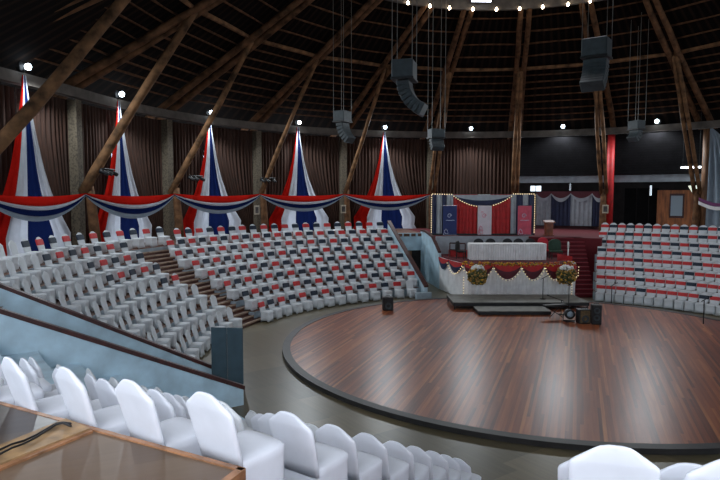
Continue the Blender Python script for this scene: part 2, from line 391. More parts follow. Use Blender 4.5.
def back_mesh(zs, t=.055, grow=0, n=16, cap=True):
    mb = MB(); rings = []
    for i, z in enumerate(zs):
        w = back_w(z)+grow; tt = (t*(1 if z < .85 else max(.35, (1-(z-.85)/.16))))/2+grow
        rings.append([Vector((sq(2*PI*j/n, .35)[0]*w, back_y(z)+sq(2*PI*j/n, .6)[1]*tt, z)) for j in range(n)])
    mb.loft(rings, cap=cap); return mb
me_skirt = skirt_mesh(); me_back = back_mesh([z for z, _ in BACK])
bandA = back_mesh((.645, .70, .76, .81, .832, .85, .868), grow=.006, cap=False)
bandD = back_mesh((.655, .70, .76, .81, .832), grow=.006, cap=False)
protos = {}
def proto(kind):
    """one chair of each kind: empty > seat, backrest, band"""
    if kind in protos: return protos[kind]
    near, colr, sty = kind
    m = M['cover'] if near else M['covers']
    r = bpy.data.objects.new('banquet_chair', None); r.empty_display_size = .1
    ch = []
    def mk(name, mb, mm):
        o = mb.build(name, mm, None, True); C.objects.unlink(o); ch.append(o)
    mk('seat', me_skirt, m); mk('backrest', me_back, m)
    if colr: mk('sash', bandA if sty == 'a' else bandD, M['redband'] if colr == 'red' else M['navyband'])
    protos[kind] = (r, ch); return protos[kind]
def place_chair(kind, loc, rz, label, group):
    r, ch = proto(kind)
    o = r.copy(); C.objects.link(o); o.location = loc; o.rotation_euler = (0, 0, rz)
    tag(o, label, 'chair', group)
    for c in ch:
        d = c.copy(); C.objects.link(d); d.parent = o
    return o
chairs = []       # (key, kind, loc, rz, label, group)
rowname = lambda k: ORD[k+1]+' row'
def face(deg): a = R_(deg); return math.atan2(sin(a), -cos(a))
def add_chair(key, s, k, deg, near, colr, sty, label, group):
    jr = random.uniform(-.04, .04)*(.15 if key[0] == 'D' else 1)
    chairs.append((key, (near, colr, sty), pol(s['c'], rk(s, k)+random.uniform(-.02, .02)*(.1 if key[0] == 'D' else 1), deg, hk(s, k)), face(deg)+jr-(.2 if key[0] == 'N' else 0), label, group))
def ds(s, k, m): return math.degrees(m/rk(s, k))
def desc(colr): return {None: 'plain white covered chair', 'red': 'white covered chair with red sash', 'navy': 'white covered chair with navy sash'}[colr]
# block on the parapet side
for k in range(8):
    d = A_end[k]; i = 0; thr = {7: 25, 6: 48, 5: 82, 4: 109, 3: 164}.get(k, 999)
    while d > A_L+1.9:
        pw = pol(SS, rk(A, k), d)-Vector((SC[0], SC[1], 0)); u_ = Vector((sin(R_(-112.2)), cos(R_(-112.2)), 0))
        if abs(pw.x*u_.y-pw.y*u_.x) < .55: break
        pp = proj(pol(SS, rk(A, k)+.25, d, hk(A, k)+.85))
        colr = None
        if pp and pp[0] >= thr: colr = 'red' if (i+(k in (7, 3)))%2 == (0 if k in (7,) else 1) else 'navy'
        if k == 3 and colr: colr = 'red' if i == 0 else 'navy'
        add_chair(f'A{k}_{i}', A, k, d, False, colr, 'a', f'{desc(colr)}, {rowname(k)} up, {ORD[i+1]} from wooden stairs on parapet side', 'covered chairs on the parapet side of the stairs')
        i += 1; d -= ds(A, k, .86)
# block on the podium side
for k in range(8):
    n = round((B_fin[k]-B_beg[k])*PI/180*rk(B, k)/.745); 
    for i in range(n+1):
        d = B_beg[k]+(B_fin[k]-B_beg[k])*i/n
        colr = 'red' if (i+(k == 1))%2 == 0 else 'navy'
        if k == 0 and i == n: colr = None
        add_chair(f'B{k}_{i}', B, k, d, False, colr, 'a', f'{desc(colr)}, {rowname(k)} up, {ORD[i+1]} from wooden stairs on podium side', 'covered chairs on the podium side of the stairs')
# block by the red column
navyD = {0: (645, 701), 1: (637, 691), 2: (640, 692), 3: (635, 695)}
for k in range(8):
    d = D_beg[k]; i = 0
    while i < 30:
        pp = proj(pol(SS, rk(D, k)+.25, d, hk(D, k)+.75))
        if pp is None or pp[0] > 728: break
        if k in navyD: colr = 'navy' if any(abs(pp[0]-q) < 4.3 for q in navyD[k]) else 'red'
        else: colr = 'red' if (i+(k in (5, 4)))%2 == 0 else 'navy'
        add_chair(f'D{k}_{i}', D, k, d, False, colr, 'd', f'{desc(colr)}, {rowname(k)} up, {ORD[i+1]} from red stairs, beneath red column', 'covered chairs in the block by the red column')
        i += 1; d += ds(D, k, .486)
# near block, counted down from the landing
for k in range(9):
    if k == 8: lst = [phi_at(px, SC, rk(NR, k)+.28, hk(NR, k)+.9, -179, -125) if 0 else None for px in ()]
    d = -157.4 if k < 8 else -157.05; i = 0
    while d < -141.6:
        w = 'top row along landing' if k == 8 else f'{ORD[9-k]} row down'
        add_chair(f'N{k}_{i}', NR, k, -abs(d), True, None, 'a', f'plain white covered chair, {w}, {ORD[i+1]} from red steps, parapet side of steps', 'covered chairs below the landing')
        i += 1; d += ds(NR, k, .665)
for k in (8, 7):
    for i in range(4):
        d = -163.9-ds(NR, k, .56)*i
        w = 'top row' if k == 8 else 'second row down'
        add_chair(f'P{k}_{i}', NR, k, d, True, None, 'a', f'plain white covered chair, {w}, {ORD[i+1]} beyond red steps from slanted parapet', 'covered chairs beyond the red steps')
DROP = set('''A7_14 A7_15 A7_16 D3_13 D4_13 N0_1 N0_2 N0_3 N0_4 N0_5 N1_1 N1_2 N1_3 N1_4 N1_5 N2_1 N2_2 N2_3 N2_4 N3_1 N3_2 N3_3 N3_6 N4_1 N4_2 N6_4 N8_6 N8_7 N8_8 P8_2 P8_3 P7_2 P7_3'''.split())
MASS = set('''D5_5 D5_6 D7_9 N5_1 B5_15 D4_4 D5_3 D7_10 A7_13 D6_5 B6_20 D6_9 B6_13 B7_18 D4_2 D4_3 D5_2 D7_11 B6_12 B6_19 D5_1 D6_4 D6_7 N5_6 B7_13 D7_7 B7_15 D4_0 D6_6 B7_8 B7_10 B7_14 B7_17 B7_19 D4_1 D7_6 D7_8 B7_11 B6_14 B6_18 B7_12 B6_17 D7_3 B7_16 D6_2 D6_3 N8_5 B6_15 B6_16 D7_0 D7_2 A3_9 D6_1 D7_4 D2_12 D7_1 D7_5 N6_6 D0_12 D6_0 D5_0 A1_8 D1_12 A0_7 N4_3 D6_13 D7_13 A6_11 A4_10 N4_5 N5_7 N3_4 N3_5 N5_3 N6_2 A5_11 N4_6 N7_7 N4_4 N5_5 N7_1 D5_13 A2_9 N2_5 A3_10 A0_8'''.split())
mass = MB()
for key, kind, loc, rz, label, group in chairs:
    if key in DROP: continue
    if key in MASS:
        T = Matrix.Translation(loc) @ Matrix.Rotation(rz, 4, 'Z')
        lst = [(me_skirt, 0), (me_back, 0)]
        if kind[1]: lst.append((bandA if kind[2] == 'a' else bandD, 1 if kind[1] == 'red' else 2))
        for mb, mi in lst: mass.add([T @ Vector(v) for v in mb.v], mb.f, mi)
        continue
    place_chair(kind, loc, rz, label, group)
if mass.v:
    tag(mass.build('banquet_chairs', [M['covers'], M['redband'], M['navyband']], None, True), 'remaining far rows of white covered chairs with red and navy sashes', 'chairs', None, 'stuff')

# ------------------------------------------------------------------ wall, columns, roof
RW = 20.7
COLS = [BAY-19.5]+[phi_at(px, WC, 20.7, 8, -125, 62) for px in (75, 167, 257, 343, 430, 515, 606, 702)]
LAMP_PX = [(27, 68), (121, 97), (211, 116), (299, 123), (385, 128), (471, 131), (563, 129), (657, 122)]
LAMPS = [phi_at(px, WC, 20.25, 10.7, -112, 60) for px, _ in LAMP_PX]
mb = MB(); mb.sector(WC, 20.45, 20.85, -125, 75, 10.1, 10.55, 60)
struct(mb.build('wall_ring_beam', M['beam']))
ZR = lambda r: 10.65+(20.7-r)*.62          # underside of the roof frame
mb = MB(); n = 160
rings = []
for i in range(n+1):
    d = 360*i/n
    rings.append([pol((0, 0), 25.2, d, ZR(25.2)+.62), pol((0, 0), 10.7, d, ZR(10.7)+.62), pol((0, 0), 10.7, d, ZR(10.7)+.80), pol((0, 0), 25.2, d, ZR(25.2)+.80)])
mb.loft(rings, cap=False); o = struct(mb.build('ceiling', M['roof'])); o.location = (WC[0], WC[1], 0)
# lantern drum and cap over the open middle
mb = MB(); mb.sector(WC, 10.65, 10.85, 0, 360, 16.75, 17.45, 90); struct(mb.build('ceiling_ring', M['beam']))
mb = MB(); mb.sector(WC, 10.75, 10.85, 0, 360, 17.45, 19.6, 90); struct(mb.build('ceiling_drum', M['dark']))
mb = MB(); mb.lathe((WC[0], WC[1], 0), [(11.6, 19.3), (11.6, 19.4), (.3, 26.1), (.3, 26.0)], 90); struct(mb.build('ceiling_cap', M['dark']))
for nm, c, size in (('light_block_west', (-15.5, 3.5, 5), (.3, 25, 11)), ('light_block_east', (29.5, 6, 5), (.3, 30, 11)), ('light_block_south_1', (-12.7, -7, 5), (5.5, .3, 10.5)), ('light_block_south_2', (19.2, -7, 5), (20.5, .3, 10.5))):  # unseen walls, added to narrow the daylight coming from behind the camera
    struct(MB().box(c, size).build('wall_'+nm, M['bluewall']))
def lean(deg): return 0 if deg > -10 else min(4.6, (-10-deg)*.25)
def on_rafter(deg, r, dz=0):
    p0 = pol(WC, 22.3, deg, ZR(22.3)); p1 = pol(WC, 10.75, deg+1.6*lean(deg), ZR(10.75)); p = p0.lerp(p1, (22.3-r)/(22.3-10.75)); p.z += dz; return p
def rafter(deg, off):
    a = R_(deg); t = Vector((cos(a), -sin(a), 0))*off
    return struct(wlog(on_rafter(deg, 22.3, .1)+t, on_rafter(deg, 10.75, .05)+t*.62, .2, .16, M['logdark'], 'rafter', seg=8, bend=.08))
for i, d in enumerate(COLS+[-134, 67]):
    for off in (-.4, .4): rafter(d, off)
allc = sorted(COLS+[-134, 67])
def ring_logs(r, rad, name, m, dz):
    for a, b in zip(allc, allc[1:]):
        struct(wlog(on_rafter(a, r, dz), on_rafter(b, r, dz), rad, rad*.85, m, name, n=7, seg=4, bend=.05))
r = 20.3; i = 0
while r > 11.2:
    if abs(r-15.35) > .4: ring_logs(r, .055, 'purlin', M['purlin'], .36)
    r -= .93 if r < 15.5 else .6
ring_logs(15.35, .13, 'main_purlin', M['log'], .2)
for i, d in enumerate(COLS):
    if d < 20:
        mb = MB(); mb.loft([[pol(WC, RW+dx, d+dy, z) for dx, dy in ((-.25, -.58), (.2, -.58), (.2, .58), (-.25, .58))] for z in (3.0, 5, 7, 9, 10.0)])
        o = struct(mb.build('column', M['column'] if d < 5 else M['wood']))
    else:
        o = struct(MB().lathe(pol(WC, 20.2, d+(1.1 if d < 40 else 1.2), 0), [(.25, 3.0), (.25, 10.0)], 14).build('column', M['redcloth'] if d < 40 else M['wood'], None, True))
    # strut log from the foot of the column up to the main purlin, and the post it stands on
    a = R_(d); tt = Vector((cos(a), -sin(a), 0))
    top = on_rafter(d, 15.3, .02)
    for off in ((-.16,) if d < -12 else (-.17, .17)):
        struct(wlog(pol(WC, 20.35 if i < 3 else 20.05, d, 5.8)+tt*off, top+tt*(off*.6), (.27, .23, .19, .16, .15)[i] if i < 5 else .13, (.2, .17, .15)[i] if i < 3 else .12, M['log'], 'strut', n=10, seg=8, bend=.07))
    struct(wlog(pol(WC, 19.85, d, 2.9), pol(WC, 20.1, d, 6.1), .26, .2, M['logdark'], 'post', n=10, seg=4, bend=.02))

# lamps on the ring beam
LNAMES = ['over the first tricolour drape beside the log struts', 'over the second tricolour drape from the log struts', 'over the middle tricolour drape, half behind a log', 'over the fourth tricolour drape', 'over the tricolour drape nearest the backdrop', 'over the plain brown curtains behind the podium', 'over the draped rear hall', 'over the wooden partition']
POWER = 1200
for i, d in enumerate(LAMPS):
    p = pol(WC, 20.2, d, 10.77)
    t = thing('floodlight', f'bright white round floodlight on ring beam {LNAMES[i]}', 'lamp', p, face(d), 'floodlights round the ring beam')
    part('bulb', MB().lathe((0, 0, 0), [(.02, -.13), (.1, -.1), (.14, 0), (.1, .1), (.02, .13)], 14), M['bulb'], t, True)
    part('housing', MB().lathe((0, 0, 0), [(.04, 0), (.1, .02), (.2, .16), (.21, .18), (.12, .03), (.05, .01)], 14, mtx=Matrix.Rotation(PI/2, 4, 'X') @ Matrix.Translation((0, 0, .1))), M['black'], t, True)
    part('bracket', MB().box((0, -.28, -.1), (.05, .3, .24)), M['black'], t)
    l = bpy.data.lights.new('floodlight', 'SPOT'); l.energy = POWER; l.color = (.86, .94, 1); l.shadow_soft_size = .16; l.spot_size = R_(152); l.spot_blend = .4
    lo = bpy.data.objects.new('floodlight_lamp', l); C.objects.link(lo); lo.parent = t; lo.location = (0, .32, -.05); lo.rotation_euler = (R_(36), 0, 0)
# small bulbs along the open roof ring
for i, px in enumerate((408, 430, 449.5, 473, 496.5, 519.7, 542.7, 568, 590)):
    d = phi_at(px, WC, 10.45, 16.8, -60, 60)
    p = pol(WC, 10.45, d, 16.72)
    t = thing('ring_bulb', f'small warm bulb on upper roof ring, {ORD[i+1]} from the hanging array side', 'lamp', p, 0, 'bulbs on the upper roof ring')
    part('bulb', MB().lathe((0, 0, 0), [(.01, -.11), (.07, -.08), (.09, 0), (.05, .08), (.03, .12)], 10), M['smallbulb'], t, True)
    part('socket', MB().lathe((0, 0, .12), [(.04, 0), (.045, .1), (.02, .13)], 8), M['black'], t, True)
d = -2.5; t = thing('tube_lamp', 'bright white strip lamp on upper roof ring above podium', 'lamp', pol(WC, 10.4, d, 17.2), face(d))
part('tube', MB().box((0, 0, 0), (1.15, .1, .1)), M['tube'], t); part('housing', MB().box((0, -.09, .04), (1.3, .08, .2)), M['black'], t)

# brown curtains, windows and tricolour drapes
def wid(z):
    t = (10.45-z)/7.15; P = ((0, .09), (.1, .17), (.32, .50), (.5, .88), (.66, 1.36), (.8, 1.98), (.9, 2.5), (1, 2.4))
    for (a, x), (b, y) in zip(P, P[1:]):
        if a <= t <= b: return x+(y-x)*(t-a)/(b-a)
    return .1 if t < 0 else 2.6
def curtain(a0, a1, drape_at_end, label, group):
    """a0/a1 bearings of its two sides; the side at the drape follows the drape's edge"""
    def fn(u, v):
        z = 10.0+(3.1-10.0)*v
        w = math.degrees(max(0, wid(z)-(1.35 if drape_at_end == 1 else .45))/20.2)
        l, r = a0, a1
        if drape_at_end == 1: r = a1-w
        elif drape_at_end == -1: l = a0+w
        d = l+(r-l)*u
        return pol(WC, 20.98+.085*sin(u*pl*2*PI+ph)+.03*sin(u*pl*5.1+v*2), d, z)
    pl = max(6, round(abs(a1-a0)*1.35)); ph = random.random()*6
    mb = MB(); mb.grid(fn, pl*6, 12)
    return tag(mb.build('curtain', M['curtain'], None, True), label, 'curtain', group)
CN = ['first', 'second', 'middle', 'fourth', 'fifth']
for i in range(5):
    c0, c1, l = COLS[i], COLS[i+1], LAMPS[i]
    for e, (x0, x1, de) in enumerate(((c0, l, 1), (l, c1, -1))):
        side = 'red edge' if e == 0 else 'white edge'
        curtain(x0+.3, x1-.3 if de != 1 else x1, de, f'dark brown pleated curtain along {side} of {CN[i]} tricolour drape', 'brown curtains between the stone columns') if 1 else None
curtain(COLS[5]+.5, LAMPS[5]+.45, 0, 'dark brown pleated curtain behind backdrop, beside stone column', 'brown curtains between the stone columns')
curtain(LAMPS[5], COLS[6]-.5, 0, 'dark brown pleated curtain behind backdrop, beside wooden post', 'brown curtains between the stone columns')
glass = bpy.data.materials.new('window_glass'); glass.use_nodes = True; gt = glass.node_tree; gt.nodes.clear()
go = gt.nodes.new('ShaderNodeOutputMaterial'); gm = gt.nodes.new('ShaderNodeMixShader'); gm.inputs[0].default_value = .08
g1 = gt.nodes.new('ShaderNodeBsdfTransparent'); g1.inputs[0].default_value = (.8, .84, .88, 1); g2 = gt.nodes.new('ShaderNodeBsdfGlossy'); g2.inputs['Roughness'].default_value = .05
gt.links.new(g1.outputs[0], gm.inputs[1]); gt.links.new(g2.outputs[0], gm.inputs[2]); gt.links.new(gm.outputs[0], go.inputs[0])
SEG = (0, .22, .46, .79, 1.0); STR = (('red_stripe', 'fred'), ('white_stripe', 'fwhite'), ('navy_stripe', 'fnavy'), ('white_stripe', 'fwhite'))
for i, l in enumerate(LAMPS[:5]):
    t = thing('drape', f'{CN[i]} red white and navy drape gathered under a floodlight, counted from log struts' if i else 'red white and navy drape in the bay farthest from podium', 'drape', pol(WC, 20.6, l, 3.1), 0, 'tricolour drapes between the columns')
    base = Vector(t.location)
    for q in range(4):
        def fn(u, v):
            z = 10.45+(3.12-10.45)*v; w = wid(z); s = (SEG[q]+(SEG[q+1]-SEG[q])*u)*2-1
            rr = 20.40+.05*sin(s*24+i)*min(1, v*3)+.02*sin(s*51)
            return pol(WC, rr, l+math.degrees(s*w/20.4), z)-base
        mb = MB(); mb.grid(fn, 12, 24); part(STR[q][0], mb, M[STR[q][1]], t, True)
    # window behind
    fr = MB(); a = R_(l); tx = Vector((cos(a), -sin(a), 0))
    cpos = pol(WC, 21.45, l, 0)
    for sx in (-3.0, -2.0, -1.0, 0, 1.0, 2.0, 3.0): fr.box(cpos+tx*sx+Vector((0, 0, 6.5)), (.09, .09, 7), -a)
    for z in (3.05, 4.4, 5.9, 7.2, 8.5, 9.95): fr.box(cpos+Vector((0, 0, z)), (6.1, .09, .1), -a)
    w = struct(fr.build(f'window_{i+1}', M['black']))
    MB().box(cpos+Vector((0, 0, 6.5)), (6.0, .012, 6.9), -a).build('pane', glass, w)
# swags from column to column
SP = [phi_at(px, WC, 19.65, 5.75, -120, 60) for px in (75, 85, 174, 260, 344, 430)]
SP[0] = BAY-19
SWN = ['beside the frame of the slanted parapet', 'across the second tricolour drape', 'across the middle tricolour drape', 'across the fourth tricolour drape', 'reaching the backdrop corner']
BAND = (('red_band', 'fred', 0, .42), ('white_band', 'fwhite', .42, .60), ('navy_band', 'fnavy', .60, .86), ('grey_band', 'fgrey', .86, 1.08))
for i in range(5):
    p0, p1 = pol(WC, 19.62, SP[i], 5.78), pol(WC, 19.62, SP[i+1], 5.78)
    t = thing('swag', f'red white navy and grey cloth swag {SWN[i]}', 'swag', p0, 0, 'tricolour swags between the columns')
    inw = (Vector((WC[0], WC[1], 0))-(p0+p1)/2); inw.z = 0; inw.normalize()
    sg = 1.0 if i > 1 else (1.04 if i else .9)
    for j, (nm, mm, b0, b1) in enumerate(BAND):
        def fn(u, v):
            k = 4*u*(1-u); b = b0+(b1-b0)*v
            return p0.lerp(p1, u)-p0+Vector((0, 0, -(.14*k+.9*b*sg*(k**.9)+.1*b)))+inw*(.16*k*sin(b*PI*.9)+.02*sin(b*40))
        mb = MB(); mb.grid(fn, 30, 5); part(nm, mb, M[mm], t, True)
# framed notices on the posts
for (px, py, nm) in ((257, 210, 'between the middle and fourth drapes'), (343.5, 209, 'between the two drapes nearest the podium'), (605.5, 209, 'below red column')):
    d = phi_at(px, WC, 19.45, 5.1, -120, 60); zz = CAMZ-(py-195)/600*pol(WC, 19.45, d).y
    t = thing('framed_notice', f'small pale framed notice hung on post {nm}', 'notice', pol(WC, 19.48, d, zz), face(d))
    part('frame', MB().bbox((0, 0, 0), (.42, .04, .6), .01, ), M['frame'], t); part('print', MB().box((0, .024, 0), (.26, .01, .4)), M['photo'], t)
# black stage lamps clamped on the struts
for (px, py, nm) in ((108, 172, 'second drape'), (196, 178, 'middle drape'), (268, 180, 'fourth drape')):
    d = phi_at(px, WC, 19.3, 6.9, -120, 60); P = pol(WC, 19.3, d); zz = CAMZ-(py-195)/600*P.y
    t = thing('spotlight', f'small black spotlights clamped to log strut before {nm}', 'spotlight', pol(WC, 19.3, d, zz), face(d))
    part('bar', MB().tube([(-.6, 0, .12), (.55, 0, .12)], .03, 8), M['black'], t, True)
    for sx in (-.45, .05, .42):
        part('can', MB().lathe((0, 0, 0), [(.06, -.2), (.09, -.18), (.1, .1), (.14, .2), (.12, .2), (.06, .1)], 12, mtx=Matrix.Translation((sx, .05, -.05)) @ Matrix.Rotation(R_(65), 4, 'X')), M['black'], t, True)

# ------------------------------------------------------------------ rear hall
mb = MB(); mb.sector(WC, 25.9, 26.1, 5, 62, 3.0, 7.4, 24); struct(mb.build('wall_hall', M['dark']))
mb = MB(); mb.sector(WC, 20.85, 26, 11.6, 62, 7.15, 7.3, 24); struct(mb.build('ceiling_hall', M['dark']))
mb = MB(); mb.sector(WC, 20.55, 20.85, 12.2, 62, 6.62, 7.12, 24); struct(mb.build('wall_lintel', M['lintel']))
mb = MB()
for j in range(16): mb.sector(WC, 20.75-.14*(j % 2), 20.2, 12.2, 62, 7.15+j*.178, 7.15+j*.178+.175, 24)
struct(mb.build('wall_slats', M['slat']))
mb = MB(); mb.sector(SS, 16.2, 27, -8.0, 27.5, 0, 3.1, 24); mb.sector(SS, 26.9, 36, -12, 60, 2.6, 3.1, 24); struct(mb.build('floor_rear_platform', M['redcarpet']))
mb = MB(); mb.sector(SS, 16.12, 16.2, -8.0, 12.5, 0, 3.12, 16); struct(mb.build('wall_platform_front', M['greycloth']))
mb = MB(); mb.sector(SS, 19.4, 27, -16.2, -8.0, 2.9, 3.1, 6); struct(mb.build('floor_bridge', M['tier']))
mb = MB(); mb.sector(SS, 19.4, 19.6, -16.4, -7.6, 1.95, 3.12, 8); mb.sector(SS, 19.4, 19.6, -8.4, -7.6, 0, 1.95, 2); mb.sector(SS, 19.4, 19.6, -16.4, -12.2, 0, 1.95, 4)
struct(mb.build('wall_exit', M['bluewall']))
mb = MB(); mb.sector(SS, 19.52, 19.58, -12.3, -8.3, 0, 1.97, 4); o = struct(mb.build('door_1', M['dark']))
part('door_panel', MB().sector(SS, 19.46, 19.52, -12.1, -10.3, .02, 1.9, 3), M['wood'], o)
# hall drapes
hp = [phi_at(px, WC, 21.6, 5, 0, 40) for px in (536, 551, 570.5, 592, 606)]
HN = [('greycloth', 'grey white hanging cloth in rear hall beside backdrop'), ('navycloth', 'navy hanging cloth in rear hall behind lectern'), ('greycloth', 'grey white hanging cloth in middle of rear hall'), ('navycloth', 'navy hanging cloth in rear hall against red column')]
for j in range(4):
    def fn(u, v): return pol(WC, 21.65+.05*sin(u*30), hp[j]+(hp[j+1]-hp[j])*u, 5.75+(3.35-5.75)*v)
    tag(MB().grid(fn, 30, 4).build('hanging_cloth', M[HN[j][0]], None, True), HN[j][1], 'hanging cloth', 'cloths hung in the rear hall')
    t = thing('scallop_swag', f'red scalloped swag with white border above {HN[j][1].split(" in ")[0].split(" hanging")[0]} cloth, {("beside backdrop", "behind lectern", "mid hall", "by red column")[j]}', 'swag', (0, 0, 0), 0, 'scalloped swags in the rear hall')
    for nm, mm, b0, b1 in (('red_band', 'maroon', 0, .5), ('white_band', 'greycloth', .5, .78)):
        def fn(u, v): k = 4*u*(1-u); return pol(WC, 21.52-.05*k, hp[j]+(hp[j+1]-hp[j])*u, 5.98-.1*v*0-(b0+(b1-b0)*v)*(.3+.75*k))
        part(nm, MB().grid(fn, 16, 4), M[mm], t, True)
# hall partition and its windows
pp = [phi_at(px, WC, 22.9, 5, 0, 60) for px in (657, 703)]
def at_hall(px, r=22.2): return phi_at(px, WC, r, 5, 0, 62)
t = thing('wooden_partition', 'orange brown wooden partition with two frosted panes in rear hall', 'partition', (0, 0, 0))
part('panel', MB().sector(WC, 22.9, 23, pp[0], at_hall(716), 3.05, 6.05, 8), M['partition'], t)
for a, b in ((668.5, 680), (692, 702)):
    part('pane', MB().sector(WC, 22.82, 22.92, at_hall(a), at_hall(b), 4.2 if a < 690 else 3.6, 5.65, 3), M['frost'], t)
    part('pane_frame', MB().sector(WC, 22.85, 22.91, at_hall(a-1.5), at_hall(b+1.5), 4.05 if a < 690 else 3.5, 5.8, 3), M['rail'], t)
t = thing('folding_door', 'tall dark folding doors in rear hall beside wooden partition', 'door', (0, 0, 0))
for a, b in ((622, 633), (634, 645), (646, 655)): part('door_leaf', MB().sector(WC, 23.3, 23.36, at_hall(a), at_hall(b), 3.05, 6.2, 3), M['slat'], t)
for nm, a, b, r, z0, z1 in ((7, 530.5, 541, 22.5, 6.0, 6.42), (8, 569.5, 570.6, 22.5, 6.05, 6.6), (9, 650, 651.6, 22.5, 5.65, 6.4)):
    o = struct(MB().sector(WC, r, r+.08, phi_at(a-.6, WC, r, 6, 0, 62), phi_at(b+.6, WC, r, 6, 0, 62), z0-.05, z1+.05, 2).build(f'window_{nm}', M['slat']))
    q = [phi_at(x, WC, r, 6, 0, 62) for x in (a, (a+b)/2-.4, (a+b)/2+.4, b)]
    MB().sector(WC, r-.03, r+.02, q[0], q[1], z0, z1, 1).build('pane', M['daywin'], o); MB().sector(WC, r-.03, r+.02, q[2], q[3], z0, z1, 1).build('pane', M['daywin'], o)
d = phi_at(691, WC, 19.7, 7.6, 0, 60); t = thing('strip_lamp', 'white fluorescent strip lamp hung high before rear hall', 'lamp', pol(WC, 19.7, d, 7.52), face(d))
part('tube', MB().tube([(-.6, 0, 0), (.6, 0, 0)], .06, 8), M['tube'], t, True); part('housing', MB().box((0, 0, .1), (1.3, .16, .08)), M['black'], t)
for sx in (-.5, .5): part('cord', MB().tube([(sx, 0, .14), (sx, 0, 4.2)], .012, 5), M['wire'], t)
d = phi_at(694, WC, 21.7, 6.4, 0, 60); t = thing('lantern', 'white tapering lantern hanging under grey lintel', 'lamp', pol(WC, 21.7, d, 6.2), 0)
part('shade', MB().lathe((0, 0, 0), [(.12, -.3), (.36, .1), (.36, .14), (.1, .16)], 8), M['lantern'], t); part('cord', MB().tube([(0, 0, .16), (0, 0, .95)], .02, 6), M['wire'], t)
# big white drape at the end bay
d0 = phi_at(712, WC, 20.2, 8, 20, 62)
t = thing('white_drape', 'tall grey white drape gathered at ring beam beside leaning log', 'drape', pol(WC, 20, d0, 3.1))
def fn(u, v):
    z = 10.0+(3.15-10.0)*v; w = .15+1.6*v**.6; return pol(WC, 20.05+.1*sin(u*26)*min(1, v*3), d0-.6+math.degrees(u*w*1.5/19.3)-v*1.0, z)-Vector(t.location)
part('cloth', MB().grid(fn, 40, 16), M['fgrey'], t, True)
for j, (mm, nm) in enumerate((('purple', 'purple_ribbon'), ('whitecloth', 'white_ribbon'))):
    def fn(u, v): return pol(WC, 19.8-.03*j, d0-1.6+u*6, 5.55-.75*sin(min(1, u*1.1)*PI*.8)*.5-.24*j-.22*v)-Vector(t.location)
    part(nm, MB().grid(fn, 14, 3), M[mm], t, True)

# ------------------------------------------------------------------ podium
PH = 2.0
front = [Vector((4.75, 38.0, 0)), Vector((4.95, 36.2, 0)), Vector((5.25, 34.6, 0)), Vector((5.68, 33.2, 0))]
arc = []
for i in range(13):
    u = i/12; arc.append(Vector((5.95+(11.55-5.95)*u, 32.45-.35*4*u*(1-u), 0)))
outline = front+arc+[Vector((11.75, 33.2, 0)), Vector((11.75, 37.6, 0))]
mb = MB(); mb.loft([[p+Vector((0, 0, z)) for p in outline] for z in (0, PH)])
pod = struct(mb.build('floor_podium', M['redcarpet']), 'raised podium with red carpet', 'podium')
# blue curved side wall with sloping red rail
mb = MB(); tops = [3.25, 3.25, 3.0, 2.2]
w0 = [p+Vector((-.16, 0, 0)) for p in [Vector((4.3, 40.9, 0)), Vector((4.5, 39.6, 0))]+front[:2]]
mb.loft([[p, p+Vector((.14, .02, 0)), p+Vector((.14, .02, tops[i])), p+Vector((0, 0, tops[i]))] for i, p in enumerate(w0)])
o = struct(mb.build('wall_podium', M['bluewall']))
mb = MB(); mb.loft([[p+Vector((-.06, 0, tops[i])), p+Vector((.12, 0, tops[i])), p+Vector((.12, 0, tops[i]+.1)), p+Vector((-.06, 0, tops[i]+.1))] for i, p in enumerate(w0)])
mb.build('rail', M['rail'], o)
# pleated white skirt round the podium
sk = [Vector((4.9, 36.05, 0)), Vector((5.0, 35.6, 0)), Vector((5.2, 34.6, 0)), Vector((5.62, 33.2, 0))]+arc+[Vector((11.8, 32.9, 0)), Vector((11.85, 34.5, 0))]
def along(pts):
    L = [0]
    for a, b in zip(pts, pts[1:]): L.append(L[-1]+(b-a).length)
    def f(s):
        s *= L[-1]
        for i in range(len(pts)-1):
            if s <= L[i+1]+1e-9:
                t = (s-L[i])/(L[i+1]-L[i]); a, b = pts[i], pts[i+1]; d = (b-a).normalized(); return a.lerp(b, t), Vector((d.y, -d.x, 0))
        return pts[-1], Vector((0, -1, 0))
    return f, L[-1]
fa, La = along(sk)
def fn(u, v):
    p, nn = fa(u); return p+nn*(.1+.012*sin(u*La*2*PI/.16)+.015*sin(u*77))+Vector((0, 0, PH-.02-(PH-.05)*v))
t = thing('podium_skirt', 'white pleated cloth skirt wrapped round the podium front', 'skirt', (0, 0, 0))
part('cloth', MB().grid(fn, 520, 5), M['whitecloth'], t, True)
